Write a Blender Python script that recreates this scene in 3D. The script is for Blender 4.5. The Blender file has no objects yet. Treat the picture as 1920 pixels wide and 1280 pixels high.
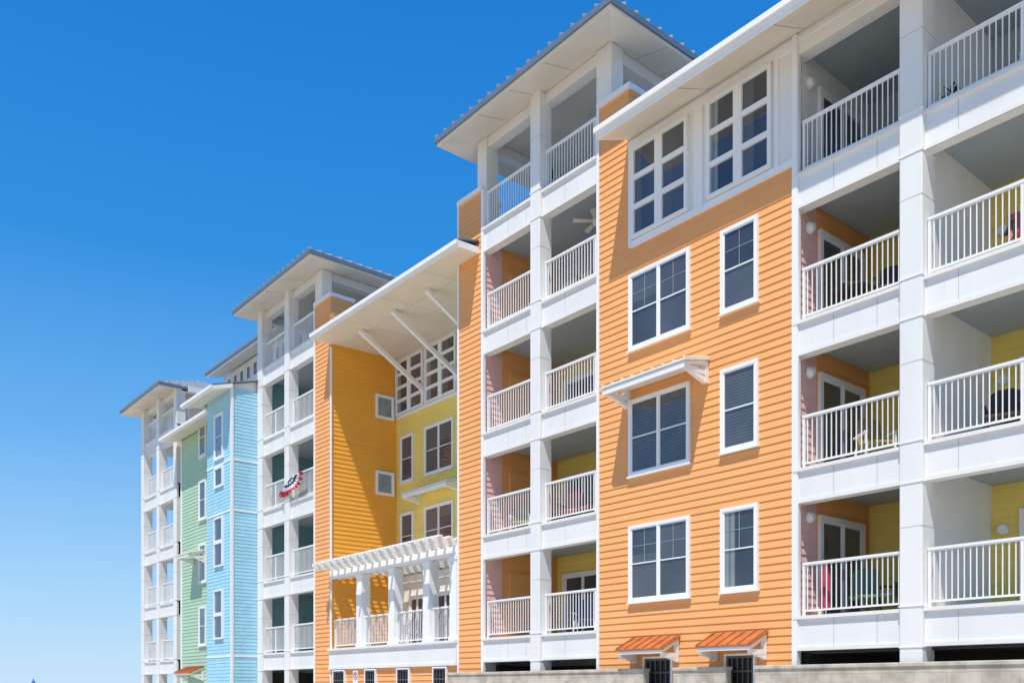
import bpy, bmesh, math, random
from mathutils import Vector
random.seed(7)
sc = bpy.context.scene
COL = sc.collection
ZC = 1.6                      # eye height; z below is written from eye level, ground is at -ZC
F = 1690.0
AZ = math.atan(2040/1690)
S, C = math.sin(AZ), math.cos(AZ)
D = 16.5                      # distance of the facade plane
def X(px, Y=D):               # survey: photo column -> position along a facade plane
    t = (px-960)/F
    return Y*(-S+C*t)/(C+S*t)
def T(k): return 1.5+3.05*k   # floor levels

# ---------------------------------------------------------------- materials
def newmat(name):
    m = bpy.data.materials.new(name); m.use_nodes = True
    return m, m.node_tree.nodes, m.node_tree.links, m.node_tree.nodes['Principled BSDF']
def math_node(N, L, op, a, b=None):
    n = N.new('ShaderNodeMath'); n.operation = op
    for i, v in enumerate((a, b)):
        if v is None: continue
        if isinstance(v, (int, float)): n.inputs[i].default_value = v
        else: L.new(v, n.inputs[i])
    return n.outputs[0]
def paint(name, rgb, rough=.55, var=.10, scale=1.3, stretch=.25, dirt=(.36,.31,.24), grime=.0, gth=.57):
    m, N, L, B = newmat(name)
    g = N.new('ShaderNodeNewGeometry')
    mp = N.new('ShaderNodeMapping'); mp.inputs['Scale'].default_value = (1, 1, stretch)
    L.new(g.outputs['Position'], mp.inputs['Vector'])
    n = N.new('ShaderNodeTexNoise'); n.inputs['Scale'].default_value = scale; n.inputs['Detail'].default_value = 6
    L.new(mp.outputs[0], n.inputs['Vector'])
    r = N.new('ShaderNodeMapRange'); r.inputs[1].default_value = .3; r.inputs[2].default_value = .7
    r.inputs[3].default_value = 1-var; r.inputs[4].default_value = 1.0
    L.new(n.outputs[0], r.inputs[0])
    v = N.new('ShaderNodeMix'); v.data_type = 'RGBA'; v.blend_type = 'MULTIPLY'; v.inputs[0].default_value = 1
    v.inputs[6].default_value = (*rgb, 1); L.new(r.outputs[0], v.inputs[7])
    out = v.outputs[2]
    if grime:
        n2 = N.new('ShaderNodeTexNoise'); n2.inputs['Scale'].default_value = 3.2; n2.inputs['Detail'].default_value = 8; n2.inputs['Roughness'].default_value = .7
        mp2 = N.new('ShaderNodeMapping'); mp2.inputs['Scale'].default_value = (2.2, 2.2, .8)
        L.new(g.outputs['Position'], mp2.inputs['Vector']); L.new(mp2.outputs[0], n2.inputs['Vector'])
        r2 = N.new('ShaderNodeMapRange'); r2.inputs[1].default_value = gth; r2.inputs[2].default_value = gth+.2
        r2.inputs[3].default_value = 0; r2.inputs[4].default_value = grime
        L.new(n2.outputs[0], r2.inputs[0])
        mx = N.new('ShaderNodeMix'); mx.data_type = 'RGBA'
        L.new(r2.outputs[0], mx.inputs[0]); L.new(out, mx.inputs[6]); mx.inputs[7].default_value = (*dirt, 1)
        out = mx.outputs[2]
    L.new(out, B.inputs['Base Color'])
    B.inputs['Roughness'].default_value = rough
    return m
PITCH = .17
def siding(name, rgb, pitch=PITCH, board=3.66, var=.13):
    m, N, L, B = newmat(name)
    g = N.new('ShaderNodeNewGeometry'); sp = N.new('ShaderNodeSeparateXYZ'); L.new(g.outputs['Position'], sp.inputs[0])
    row = math_node(N, L, 'FLOOR', math_node(N, L, 'DIVIDE', math_node(N, L, 'ADD', sp.outputs[2], .002), pitch))
    wn = N.new('ShaderNodeTexWhiteNoise'); wn.noise_dimensions = '1D'; L.new(row, wn.inputs['W'])
    u = math_node(N, L, 'ADD', sp.outputs[0], sp.outputs[1])
    ub = math_node(N, L, 'FLOOR', math_node(N, L, 'ADD', math_node(N, L, 'DIVIDE', u, board), math_node(N, L, 'MULTIPLY', wn.outputs[0], 5.0)))
    cb = N.new('ShaderNodeCombineXYZ'); L.new(row, cb.inputs[0]); L.new(ub, cb.inputs[1])
    w2 = N.new('ShaderNodeTexWhiteNoise'); w2.noise_dimensions = '3D'; L.new(cb.outputs[0], w2.inputs['Vector'])
    n = N.new('ShaderNodeTexNoise'); n.inputs['Scale'].default_value = 1.1; n.inputs['Detail'].default_value = 7; L.new(g.outputs['Position'], n.inputs['Vector'])
    s = math_node(N, L, 'ADD', math_node(N, L, 'MULTIPLY', w2.outputs[0], var*.45), math_node(N, L, 'MULTIPLY', n.outputs[0], var))
    f = math_node(N, L, 'ADD', s, 1-var*.75)
    mx = N.new('ShaderNodeMix'); mx.data_type = 'RGBA'; mx.blend_type = 'MULTIPLY'; mx.inputs[0].default_value = 1
    mx.inputs[6].default_value = (*rgb, 1); L.new(f, mx.inputs[7])
    L.new(mx.outputs[2], B.inputs['Base Color']); B.inputs['Roughness'].default_value = .6
    return m
M = {}
M['white'] = paint('white_paint', (.82,.81,.79), var=.07, grime=.16, gth=.58)
M['slab'] = paint('weathered_white_paint', (.82,.81,.79), var=.07, grime=.26, gth=.58)
M['trim'] = paint('white_trim', (.86,.86,.86), var=.04)
M['soffit'] = paint('soffit_paint', (.82,.755,.64), var=.08, stretch=1)
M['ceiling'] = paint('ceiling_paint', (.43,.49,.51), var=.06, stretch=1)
M['orange'] = siding('orange_siding', (.87,.405,.14))
M['gold'] = siding('gold_siding', (.90,.41,.05))
M['yellow'] = siding('yellow_siding', (.90,.70,.18))
M['pink'] = siding('pink_siding', (.86,.52,.48))
M['blue'] = siding('blue_shingle', (.35,.65,.80), pitch=.15, board=.22, var=.18)
M['green'] = siding('green_siding', (.42,.60,.43))
M['teal'] = siding('teal_siding', (.22,.45,.46))
M['joint'] = paint('joint_grey', (.56,.53,.49))
M['metal'] = paint('grey_roof_metal', (.14,.19,.26), rough=.45, var=.12)
M['seam'] = paint('pale_seam_metal', (.42,.47,.54), rough=.4, var=.12)
M['copper'] = paint('rust_roof_metal', (.55,.17,.05), rough=.5, var=.3, scale=4)
M['dark'] = paint('dark_interior', (.05,.05,.05), var=.3)  # near-black colour puts the garage shade into its walls and ceiling
M['gate'] = paint('dark_gate_metal', (.09,.09,.095), rough=.35)
M['concrete'] = paint('concrete_floor', (.38,.37,.34), var=.2)
M['wicker'] = paint('brown_wicker', (.06,.04,.028), var=.4, scale=20)
M['red'] = paint('red_fabric', (.42,.04,.08)); M['coral'] = paint('coral_fabric', (.50,.11,.09))
M['lime'] = paint('green_plastic', (.10,.19,.10)); M['yel'] = paint('ochre_plastic', (.34,.24,.07)); M['turq'] = paint('teal_plastic', (.08,.17,.20))
M['navy'] = paint('navy_fabric', (.03,.05,.16)); M['black'] = paint('black_print_and_shade', (.01,.01,.01))
M['signred'] = paint('sign_red', (.55,.02,.04)); M['signwhite'] = paint('sign_white', (.82,.82,.82)); M['steel'] = paint('galvanised_steel', (.4,.41,.42), rough=.4)
M['leaf'] = paint('leaf_green', (.05,.10,.03), var=.5, scale=9); M['pot'] = paint('terracotta', (.35,.14,.07))
M['umb'] = paint('blue_canvas', (.02,.12,.5))
def glassmat():
    m, N, L, B = newmat('window_glass'); N.remove(B)
    tr = N.new('ShaderNodeBsdfTransparent'); tr.inputs[0].default_value = (.95,.96,.97,1)
    gl = N.new('ShaderNodeBsdfGlossy'); gl.inputs['Roughness'].default_value = .03; gl.inputs[0].default_value = (.9,.95,1,1)
    lw = N.new('ShaderNodeLayerWeight'); lw.inputs[0].default_value = .5
    fr = math_node(N, L, 'ADD', math_node(N, L, 'MULTIPLY', math_node(N, L, 'POWER', lw.outputs['Facing'], 4.0), .8), .035)
    n = N.new('ShaderNodeTexNoise'); n.inputs['Scale'].default_value = 1.4; g = N.new('ShaderNodeNewGeometry'); L.new(g.outputs['Position'], n.inputs['Vector'])
    bp = N.new('ShaderNodeBump'); bp.inputs['Strength'].default_value = .05; L.new(n.outputs[0], bp.inputs['Height'])
    L.new(bp.outputs[0], gl.inputs['Normal'])
    mx = N.new('ShaderNodeMixShader'); L.new(fr, mx.inputs[0]); L.new(tr.outputs[0], mx.inputs[1]); L.new(gl.outputs[0], mx.inputs[2])
    L.new(mx.outputs[0], N['Material Output'].inputs[0])
    return m
M['glass'] = glassmat()
def stripes(name, a, b, axis, freq, amt=.35):
    m, N, L, B = newmat(name)
    g = N.new('ShaderNodeNewGeometry'); sp = N.new('ShaderNodeSeparateXYZ'); L.new(g.outputs['Position'], sp.inputs[0])
    w = math_node(N, L, 'SINE', math_node(N, L, 'MULTIPLY', sp.outputs[axis], freq))
    n = N.new('ShaderNodeTexNoise'); n.inputs['Scale'].default_value = 1.3; n.inputs['Detail'].default_value = 4; L.new(g.outputs['Position'], n.inputs['Vector'])
    f = math_node(N, L, 'ADD', math_node(N, L, 'MULTIPLY', w, amt), n.outputs[0])
    mx = N.new('ShaderNodeMix'); mx.data_type = 'RGBA'; L.new(f, mx.inputs[0]); mx.inputs[6].default_value = (*a,1); mx.inputs[7].default_value = (*b,1)
    L.new(mx.outputs[2], B.inputs['Base Color']); B.inputs['Roughness'].default_value = .8
    return m
M['window_backing'] = stripes('slatted_blind', (.05,.054,.065), (.17,.175,.185), 2, 92)
M['shade'] = stripes('dim_room', (.035,.04,.055), (.11,.115,.13), 0, 1.7, .3)  # dark tones painted on flat panels to stand in for unlit rooms
M['screen'] = stripes('grey_screen', (.08,.085,.10), (.15,.155,.17), 0, 2.0, .2)
M['curtain'] = stripes('pale_curtain', (.16,.19,.20), (.42,.44,.42), 0, 42)
def blockmat():
    m, N, L, B = newmat('concrete_block')
    g = N.new('ShaderNodeNewGeometry'); sp = N.new('ShaderNodeSeparateXYZ'); L.new(g.outputs['Position'], sp.inputs[0])
    cb = N.new('ShaderNodeCombineXYZ'); L.new(math_node(N, L, 'ADD', sp.outputs[0], sp.outputs[1]), cb.inputs[0]); L.new(sp.outputs[2], cb.inputs[1])
    br = N.new('ShaderNodeTexBrick'); br.inputs['Scale'].default_value = 1; br.inputs['Brick Width'].default_value = .6; br.inputs['Row Height'].default_value = .21
    br.inputs['Mortar Size'].default_value = .006; br.inputs['Color1'].default_value = (.60,.54,.44,1); br.inputs['Color2'].default_value = (.56,.50,.41,1); br.inputs['Mortar'].default_value = (.42,.38,.31,1)
    L.new(cb.outputs[0], br.inputs['Vector'])
    n = N.new('ShaderNodeTexNoise'); n.inputs['Scale'].default_value = 3; n.inputs['Detail'].default_value = 9; L.new(g.outputs['Position'], n.inputs['Vector'])
    r = N.new('ShaderNodeMapRange'); r.inputs[1].default_value = .3; r.inputs[2].default_value = .6; r.inputs[3].default_value = .62; r.inputs[4].default_value = 1.05; L.new(n.outputs[0], r.inputs[0])
    mx = N.new('ShaderNodeMix'); mx.data_type = 'RGBA'; mx.blend_type = 'MULTIPLY'; mx.inputs[0].default_value = 1
    L.new(br.outputs[0], mx.inputs[6]); L.new(r.outputs[0], mx.inputs[7]); L.new(mx.outputs[2], B.inputs['Base Color']); B.inputs['Roughness'].default_value = .9
    return m
M['block'] = blockmat()
M['asphalt'] = paint('asphalt', (.07,.07,.07), rough=.9, var=.35, scale=6, stretch=1)
M['pave'] = paint('pavement_concrete', (.54,.48,.40), rough=.9, var=.15, scale=3, stretch=1)
M['sand'] = paint('pale_sand', (.56,.48,.35), rough=.95, var=.2, scale=.4, stretch=1)

# ---------------------------------------------------------------- builders
ORG = {}
class MB:
    def __init__(s): s.v = []; s.f = []
    def add(s, vs, fs):
        o = len(s.v); s.v += [tuple(v) for v in vs]; s.f += [tuple(i+o for i in f) for f in fs]
    def box(s, x0, x1, y0, y1, z0, z1):
        s.add([(x,y,z) for x in (x0,x1) for y in (y0,y1) for z in (z0,z1)],
              [(0,1,3,2),(4,6,7,5),(0,4,5,1),(2,3,7,6),(0,2,6,4),(1,5,7,3)])
    def prism(s, pts, vec):
        n = len(pts); vec = Vector(vec); a = [Vector(p) for p in pts]
        s.add(a+[p+vec for p in a], [tuple(range(n)), tuple(range(2*n-1, n-1, -1))]+[(i,(i+1)%n,n+(i+1)%n,n+i) for i in range(n)])
    def bar(s, p, q, w, h=None):
        h = h or w; p = Vector(p); q = Vector(q); d = (q-p).normalized()
        up = Vector((0,0,1)) if abs(d.z) < .95 else Vector((0,1,0))
        a = d.cross(up).normalized()*w/2; b = a.cross(d).normalized()*h/2
        s.add([p-a-b,p+a-b,p+a+b,p-a+b,q-a-b,q+a-b,q+a+b,q-a+b], [(0,1,2,3),(7,6,5,4),(0,4,5,1),(1,5,6,2),(2,6,7,3),(3,7,4,0)])
    def cyl(s, p, q, r0, r1=None, n=12):
        r1 = r0 if r1 is None else r1; p = Vector(p); q = Vector(q); d = (q-p).normalized()
        up = Vector((0,0,1)) if abs(d.z) < .95 else Vector((0,1,0))
        a = d.cross(up).normalized(); b = a.cross(d)
        r = [(math.cos(2*math.pi*i/n), math.sin(2*math.pi*i/n)) for i in range(n)]
        s.add([p+(a*c+b*e)*r0 for c,e in r]+[q+(a*c+b*e)*r1 for c,e in r],
              [tuple(range(n)), tuple(range(2*n-1,n-1,-1))]+[(i,(i+1)%n,n+(i+1)%n,n+i) for i in range(n)])
    def build(s, name, mat, parent=None, raw=False, loc=None, bevel=0):
        me = bpy.data.meshes.new(name)
        if raw: org = Vector((0,0,0)); off = 0
        else:
            org = ORG[parent.name] if parent else Vector(loc or (0,0,0)); off = ZC
        me.from_pydata([(x-org.x, y-org.y, z+off-org.z) for x,y,z in s.v], [], s.f)
        bm = bmesh.new(); bm.from_mesh(me); bmesh.ops.recalc_face_normals(bm, faces=bm.faces); bm.to_mesh(me); bm.free()
        me.materials.append(mat)
        o = bpy.data.objects.new(name, me); COL.objects.link(o)
        if parent: o.parent = parent
        elif loc: o.location = loc
        ORG[o.name] = org
        if bevel:
            b = o.modifiers.new('bevel', 'BEVEL'); b.width = bevel; b.segments = 1; b.limit_method = 'ANGLE'
        return o
def tag(o, label, cat, group=None):
    o['label'] = label; o['category'] = cat
    if group: o['group'] = group
def thing(name, loc, label, cat, group=None):
    o = bpy.data.objects.new(name, None); o.empty_display_size = .3; COL.objects.link(o); o.location = loc
    tag(o, label, cat, group); ORG[o.name] = Vector(loc); return o
class Face:     # a wall plane: 'F' looks along -Y, 'S' looks along +X
    def __init__(s, kind, pl): s.k = kind; s.p = pl
    def pt(s, u, z, d): return (u, s.p-d, z) if s.k == 'F' else (s.p+d, u, z)
    def box(s, mb, u0, u1, z0, z1, d0, d1):
        if s.k == 'F': mb.box(u0,u1,s.p-d1,s.p-d0,z0,z1)
        else: mb.box(s.p+d0,s.p+d1,u0,u1,z0,z1)
def lap(mb, fc, u0, u1, z0, z1, pitch=PITCH, lip=.024, back=.15):
    fc.box(mb, u0, u1, z0, z1, -back, 0)
    z = math.floor((z0+ZC)/pitch)*pitch-ZC
    while z < z1-.005:
        a = max(z, z0); b = min(z+pitch, z1)
        da = lip-(lip-.004)*(a-z)/pitch; db = lip-(lip-.004)*(b-z)/pitch
        P = fc.pt
        if b-a > .004:
            mb.add([P(u0,a,da),P(u1,a,da),P(u1,b,db),P(u0,b,db),P(u0,a,.001),P(u1,a,.001),P(u1,b,.001),P(u0,b,.001)],
               [(0,1,2,3),(4,5,1,0),(4,0,3,7),(5,6,2,1)])
        z += pitch
def lapwall(name, m, parent, fc, u0, u1, z0, z1, **k):
    mb = MB(); lap(mb, fc, u0, u1, z0, z1, **k); return mb.build(name, M[m], parent)
def boxpart(name, m, parent, *bxs, bevel=0):
    mb = MB()
    for b in bxs: mb.box(*b)
    return mb.build(name, M[m], parent, bevel=bevel)
def window(parent, fc, u0, u1, z0, z1, sashes=1, backing='window_backing', grid=False, cas=.078, label=None, small=False):
    mb = MB()
    fc.box(mb,u0,u0+cas,z0,z1,-.02,.085); fc.box(mb,u1-cas,u1,z0,z1,-.02,.085)
    fc.box(mb,u0+cas,u1-cas,z1-cas,z1,-.02,.083); fc.box(mb,u0+cas,u1-cas,z0,z0+cas,-.02,.083)
    w = mb.build('window', M['trim'], parent)
    if label: w['label'] = label
    if not small:
        mb = MB(); fc.box(mb,u0-.03,u1+.03,z0-.04,z0-.002,-.02,.11); mb.build('sill', M['trim'], w)
    a, b = u0+cas, u1-cas; step = (b-a)/sashes
    for i in range(sashes):
        s0, s1 = a+i*step, a+(i+1)*step; f = .03
        if sashes > 1 and i: s0 += .025
        if sashes > 1 and i < sashes-1: s1 -= .025
        mb = MB(); zb, zt = z0+cas, z1-cas; zm = (zb+zt)/2
        fc.box(mb,s0,s0+f,zb,zt,-.01,.062); fc.box(mb,s1-f,s1,zb,zt,-.01,.062)
        fc.box(mb,s0+f,s1-f,zb,zb+f,-.01,.06); fc.box(mb,s0+f,s1-f,zt-f,zt,-.01,.06)
        if not small:
            fc.box(mb,s0+f,s1-f,zm-.014,zm+.014,-.01,.064)
        mb.build('sash', M['trim'], w)
        if grid and not small:
            mb = MB(); c = (s0+s1)/2; fc.box(mb,c-.006,c+.006,zm+.014,zt-f,.0395,.0475)
            q = (zm+zt)/2; fc.box(mb,s0+f,c-.006,q-.006,q+.006,.0395,.0475); fc.box(mb,c+.006,s1-f,q-.006,q+.006,.0395,.0475)
            mb.build('muntin', M['joint'], w)
        mb = MB(); fc.box(mb,s0+f,s1-f,zb+f,zt-f,.048,.050); mb.build('pane', M['glass'], w)
        bk = backing[i] if isinstance(backing, (list,tuple)) else backing
        if bk == 'half':
            m2 = s0+(s1-s0)*.36
            mb = MB(); fc.box(mb,s0+f,m2,zb+f,zt-f,.034,.038); mb.build('curtain', M['curtain'], w)
            mb = MB(); fc.box(mb,m2,s1-f,zb+f,zt-f,.033,.036); mb.build('window_backing', M['shade'], w)  # flat panel with the room's dimness in its colour
        else:
            mb = MB(); fc.box(mb,s0+f,s1-f,zb+f,zt-f,.033,.037); mb.build('curtain' if bk=='curtain' else 'window_backing', M[bk], w)
            if not small and bk in ('screen','shade'):       # half-drawn roller_blind behind the upper sash
                zz = zm+(zt-zm)*random.choice((.05,.25,.5))
                mb = MB(); fc.box(mb,s0+f,s1-f,zz,zt-f,.0375,.0392); mb.build('roller_blind', M['screen' if bk=='shade' else 'shade'], w)
    if sashes > 1:
        mb = MB()
        for i in range(1, sashes): fc.box(mb,a+i*step-.025,a+i*step+.025,z0+cas,z1-cas,-.01,.082)
        mb.build('mullion', M['trim'], w)
    return w
def gridwindow(parent, fc, u0, u1, z0, z1, nc, nr, cas=.08, bar=.11, cbar=.22, curs=('curtain','screen')):
    mb = MB()
    cw = (u1-u0-cas*2-cbar*(nc-1))/nc; rh = (z1-z0-cas*2-bar*(nr-1))/nr
    fc.box(mb,u0,u0+cas,z0,z1,-.02,.10); fc.box(mb,u1-cas,u1,z0,z1,-.02,.10)
    fc.box(mb,u0+cas,u1-cas,z0,z0+cas,-.02,.098); fc.box(mb,u0+cas,u1-cas,z1-cas,z1,-.02,.098)
    for c in range(1,nc):
        uu = u0+cas+c*(cw+cbar)-cbar; fc.box(mb,uu,uu+cbar,z0+cas,z1-cas,-.02,.10)
    for c in range(nc):
        a = u0+cas+c*(cw+cbar)
        for r in range(1,nr):
            zz = z0+cas+r*(rh+bar)-bar; fc.box(mb,a,a+cw,zz,zz+bar,-.02,.097)
    w = mb.build('window', M['trim'], parent)
    for c in range(nc):
        cur = curs[c % 2]
        for r in range(nr):
            a = u0+cas+c*(cw+cbar); b = z0+cas+r*(rh+bar); k = .3+.12*c
            mb = MB(); fc.box(mb,a,a+cw,b,b+rh,.048,.05); mb.build('pane', M['glass'], w)
            mb = MB(); fc.box(mb,a,a+cw*k,b,b+rh,.03,.036); mb.build('curtain', M[cur], w)
            mb = MB(); fc.box(mb,a+cw*k,a+cw,b,b+rh,.03,.034); mb.build('window_backing', M['shade'], w)
    return w
def slider(parent, fc, u0, u1, z0, z1, panels=2, backing='shade'):
    mb = MB(); f = .1
    fc.box(mb,u0,u0+f,z0,z1,-.02,.09); fc.box(mb,u1-f,u1,z0,z1,-.02,.09); fc.box(mb,u0+f,u1-f,z1-f,z1,-.02,.088); fc.box(mb,u0+f,u1-f,z0,z0+.05,-.02,.088)
    w = mb.build('sliding_door', M['trim'], parent); a = u0+f; st = (u1-u0-2*f)/panels
    for i in range(panels):
        s0,s1 = a+i*st, a+(i+1)*st; g = .06; mb = MB(); dd = .05+.02*(i%2)
        fc.box(mb,s0,s0+g,z0+.05,z1-f,.035,dd+.012); fc.box(mb,s1-g,s1,z0+.05,z1-f,.035,dd+.012)
        fc.box(mb,s0+g,s1-g,z0+.05,z0+.16,.035,dd+.01); fc.box(mb,s0+g,s1-g,z1-f-g,z1-f,.035,dd+.01)
        mb.build('door_panel', M['trim'], w)
        mb = MB(); fc.box(mb,s0+g,s1-g,z0+.16,z1-f-g,.046,.048); mb.build('pane', M['glass'], w)
        mb = MB(); fc.box(mb,s0+g,s1-g,z0+.16,z1-f-g,.032,.036); mb.build('window_backing', M[backing], w)
    mb = MB(); fc.box(mb,a+st-.05,a+st-.02,z0+.95,z0+1.2,.08,.13); mb.build('handle', M['steel'], w)
    return w
def railing(parent, p0, p1, z, h=1.08, gap=.108):
    p0 = Vector((p0[0],p0[1],0)); p1 = Vector((p1[0],p1[1],0)); L = (p1-p0).length
    mb = MB(); n = max(2, round(L/gap))
    mb.bar((*p0.xy,z+.11),(*p1.xy,z+.11),.04,.035); mb.bar((*p0.xy,z+h-.035),(*p1.xy,z+h-.035),.034,.02)
    for i in range(1,n):
        q = p0.lerp(p1,i/n); mb.bar((q.x,q.y,z+.125),(q.x,q.y,z+h-.04),.019)
    r = mb.build('railing', M['trim'], parent)
    mb = MB(); mb.bar((*p0.xy,z+h),(*p1.xy,z+h),.07,.048); mb.build('handrail', M['trim'], r)
    k = max(1, round(L/1.5))
    for i in range(k+1):
        q = p0.lerp(p1, min(max(i/k, .03/L), 1-.03/L)); mb = MB(); mb.bar((q.x,q.y,z+.005),(q.x,q.y,z+h-.024),.05); mb.build('post', M['trim'], r)
    return r
def slab(parent, x0, x1, k, yb=19.5, z=None, joints=()):
    t = T(k); mb = MB()
    mb.box(x0,x1,D,D+.24,t-.72,t-.07); mb.box(x0,x1,D-.06,D+.26,t-.07,t); mb.box(x0,x1,D+.24,yb,t-.3,t-.09)
    mb.box(x0,x1,D-.025,D+.01,t-.72,t-.64)
    s = mb.build('balcony_slab', M['slab'], parent)
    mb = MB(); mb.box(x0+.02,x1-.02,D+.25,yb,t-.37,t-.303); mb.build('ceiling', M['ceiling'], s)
    for j in joints:
        mb = MB(); mb.box(j-.007,j+.007,D-.003,D+.02,t-.64,t-.07); mb.build('panel_joint', M['joint'], s)
    return s
def column(parent, x0, x1, y0, y1, z0, z1, ks=()):
    mb = MB(); mb.box(x0,x1,y0,y1,z0,z1); c = mb.build('column', M['white'], parent, bevel=.015)
    for k in ks:
        for zz in (T(k)-.74, T(k)+.02):
            mb = MB(); mb.box(x0-.012,x1+.012,y0-.014,y1+.012,zz,zz+.03); mb.build('collar', M['trim'], c)
        mb = MB(); mb.box(x0-.003,x1+.003,y0-.003,y1+.003,T(k)+1.5,T(k)+1.512); mb.build('panel_joint', M['joint'], c)
    return c
def hip(parent, x0, x1, y0, y1, zb, cx0, cx1, cy0, cy1, rise=1.5, soff=.27):
    e = .19; ht = zb+e; mx = (x0+x1)/2; my = (y0+y1)/2; half = min(x1-x0,y1-y0)/2
    if x1-x0 < y1-y0: r0, r1 = (mx, y0+half), (mx, y1-half)
    else: r0, r1 = (x0+half, my), (x1-half, my)
    top = ht+rise
    mb = MB()
    mb.add([(x0,y0,ht),(x1,y0,ht),(x1,y1,ht),(x0,y1,ht),(r0[0],r0[1],top),(r1[0],r1[1],top)],
           [(0,1,4),(1,2,5,4),(2,3,5),(3,0,4,5)] if x1-x0 < y1-y0 else [(0,1,5,4),(1,2,5),(2,3,4,5),(3,0,4)])
    rf = mb.build('roof', M['metal'], parent)
    sl = rise/half
    def seam(p, q):
        mb = MB(); mb.bar(p, q, .04, .10); mb.build('standing_seam', M['seam'], rf)
    n = int((x1-x0)/.42)
    for i in range(n+1):
        xx = x0+.03+(x1-x0-.06)*i/n; run = max(min(xx-x0, x1-xx, half),.08)
        seam((xx,y0-.06,ht+.04),(xx,y0+run,ht+.045+run*sl)); seam((xx,y1+.06,ht+.04),(xx,y1-run,ht+.045+run*sl))
    n = int((y1-y0)/.42)
    for i in range(1,n):
        yy = y0+.03+(y1-y0-.06)*i/n; run = max(min(yy-y0, y1-yy, half),.08)
        seam((x0-.06,yy,ht+.04),(x0+run,yy,ht+.045+run*sl)); seam((x1+.06,yy,ht+.04),(x1-run,yy,ht+.045+run*sl))
    mb = MB()                                     # gutter edge
    g0, g1 = ht-.13, ht+.012
    mb.box(x0-.06,x1+.06,y0-.06,y0+.04,g0,g1); mb.box(x0-.06,x1+.06,y1-.04,y1+.06,g0,g1)
    mb.box(x0-.06,x0+.04,y0+.04,y1-.04,g0,g1); mb.box(x1-.04,x1+.06,y0+.04,y1-.04,g0,g1)
    mb.build('gutter', M['metal'], rf)
    mb = MB()
    mb.box(x0,x1,y0,y0+.05,zb-.01,g0); mb.box(x0,x1,y1-.05,y1,zb-.01,g0); mb.box(x0,x0+.05,y0+.05,y1-.05,zb-.01,g0); mb.box(x1-.05,x1,y0+.05,y1-.05,zb-.01,g0)
    mb.build('fascia', M['soffit'], rf)
    mb = MB(); zs = zb+soff
    O = [(x0+.04,y0+.04,zb),(x1-.04,y0+.04,zb),(x1-.04,y1-.04,zb),(x0+.04,y1-.04,zb)]; I = [(cx0,cy0,zs),(cx1,cy0,zs),(cx1,cy1,zs),(cx0,cy1,zs)]
    mb.add(O+I, [(i,(i+1)%4,4+(i+1)%4,4+i) for i in range(4)]+[(4,5,6,7)])
    sf = mb.build('soffit', M['soffit'], rf)
    for i in range(1,4):
        xx = cx0+(cx1-cx0)*i/4; mb = MB(); mb.bar((xx,y0+.06,zb+.0),(xx,cy0,zs-.004),.014,.008); mb.build('soffit_joint', M['joint'], sf)
        yy = cy0+(cy1-cy0)*i/4; mb = MB(); mb.bar((x1-.06,yy,zb+.0),(cx1,yy,zs-.004),.014,.008); mb.build('soffit_joint', M['joint'], sf)
    return rf
def awning(parent, u0, u1, zt, proj, drop, m, y=D, gap=.3, brk='trim', leg=.3, fas=.16, th=.045, bw=.09):
    mb = MB(); yy = y-.03
    mb.prism([(u0-.04,yy,zt),(u0-.04,yy-proj-.03,zt-drop),(u0-.04,yy-proj-.03,zt-drop-th),(u0-.04,yy,zt-th)],(u1-u0+.08,0,0))
    a = mb.build('awning', M[m], parent)
    n = round((u1-u0)/gap)
    for i in range(n+1):
        x = u0+.0+(u1-u0)*i/n; mb = MB(); mb.bar((x,yy-.01,zt+.015),(x,yy-proj-.035,zt-drop+.01),.025,.04); mb.build('standing_seam', M[m], a)
    mb = MB(); mb.box(u0,u1,yy-proj-.005,yy-proj+.04,zt-drop-th-.005-fas,zt-drop-th-.005); mb.build('fascia', M[brk], a)
    mb = MB(); mb.prism([(u0+.01,yy,zt-th-.005),(u0+.01,yy-proj+.04,zt-drop-th+.005),(u0+.01,yy-proj+.04,zt-drop-th-.08),(u0+.01,yy,zt-th-.09)],(u1-u0-.02,0,0)); mb.build('soffit', M[brk], a)
    for x in (u0,u1-bw):
        mb = MB(); h = x+bw/2; mb.bar((h,yy-.045,zt-.12),(h,yy-.045,zt-drop-leg-.1),bw)
        mb.bar((h,yy-.09,zt-drop-.16),(h,yy-proj+.05,zt-drop-.16),bw*.9,.11)
        mb.bar((h,yy-.06,zt-drop-leg-.05),(h,yy-proj*.7,zt-drop-.18),bw*.8)
        mb.build('bracket', M[brk], a)
    return a
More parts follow.
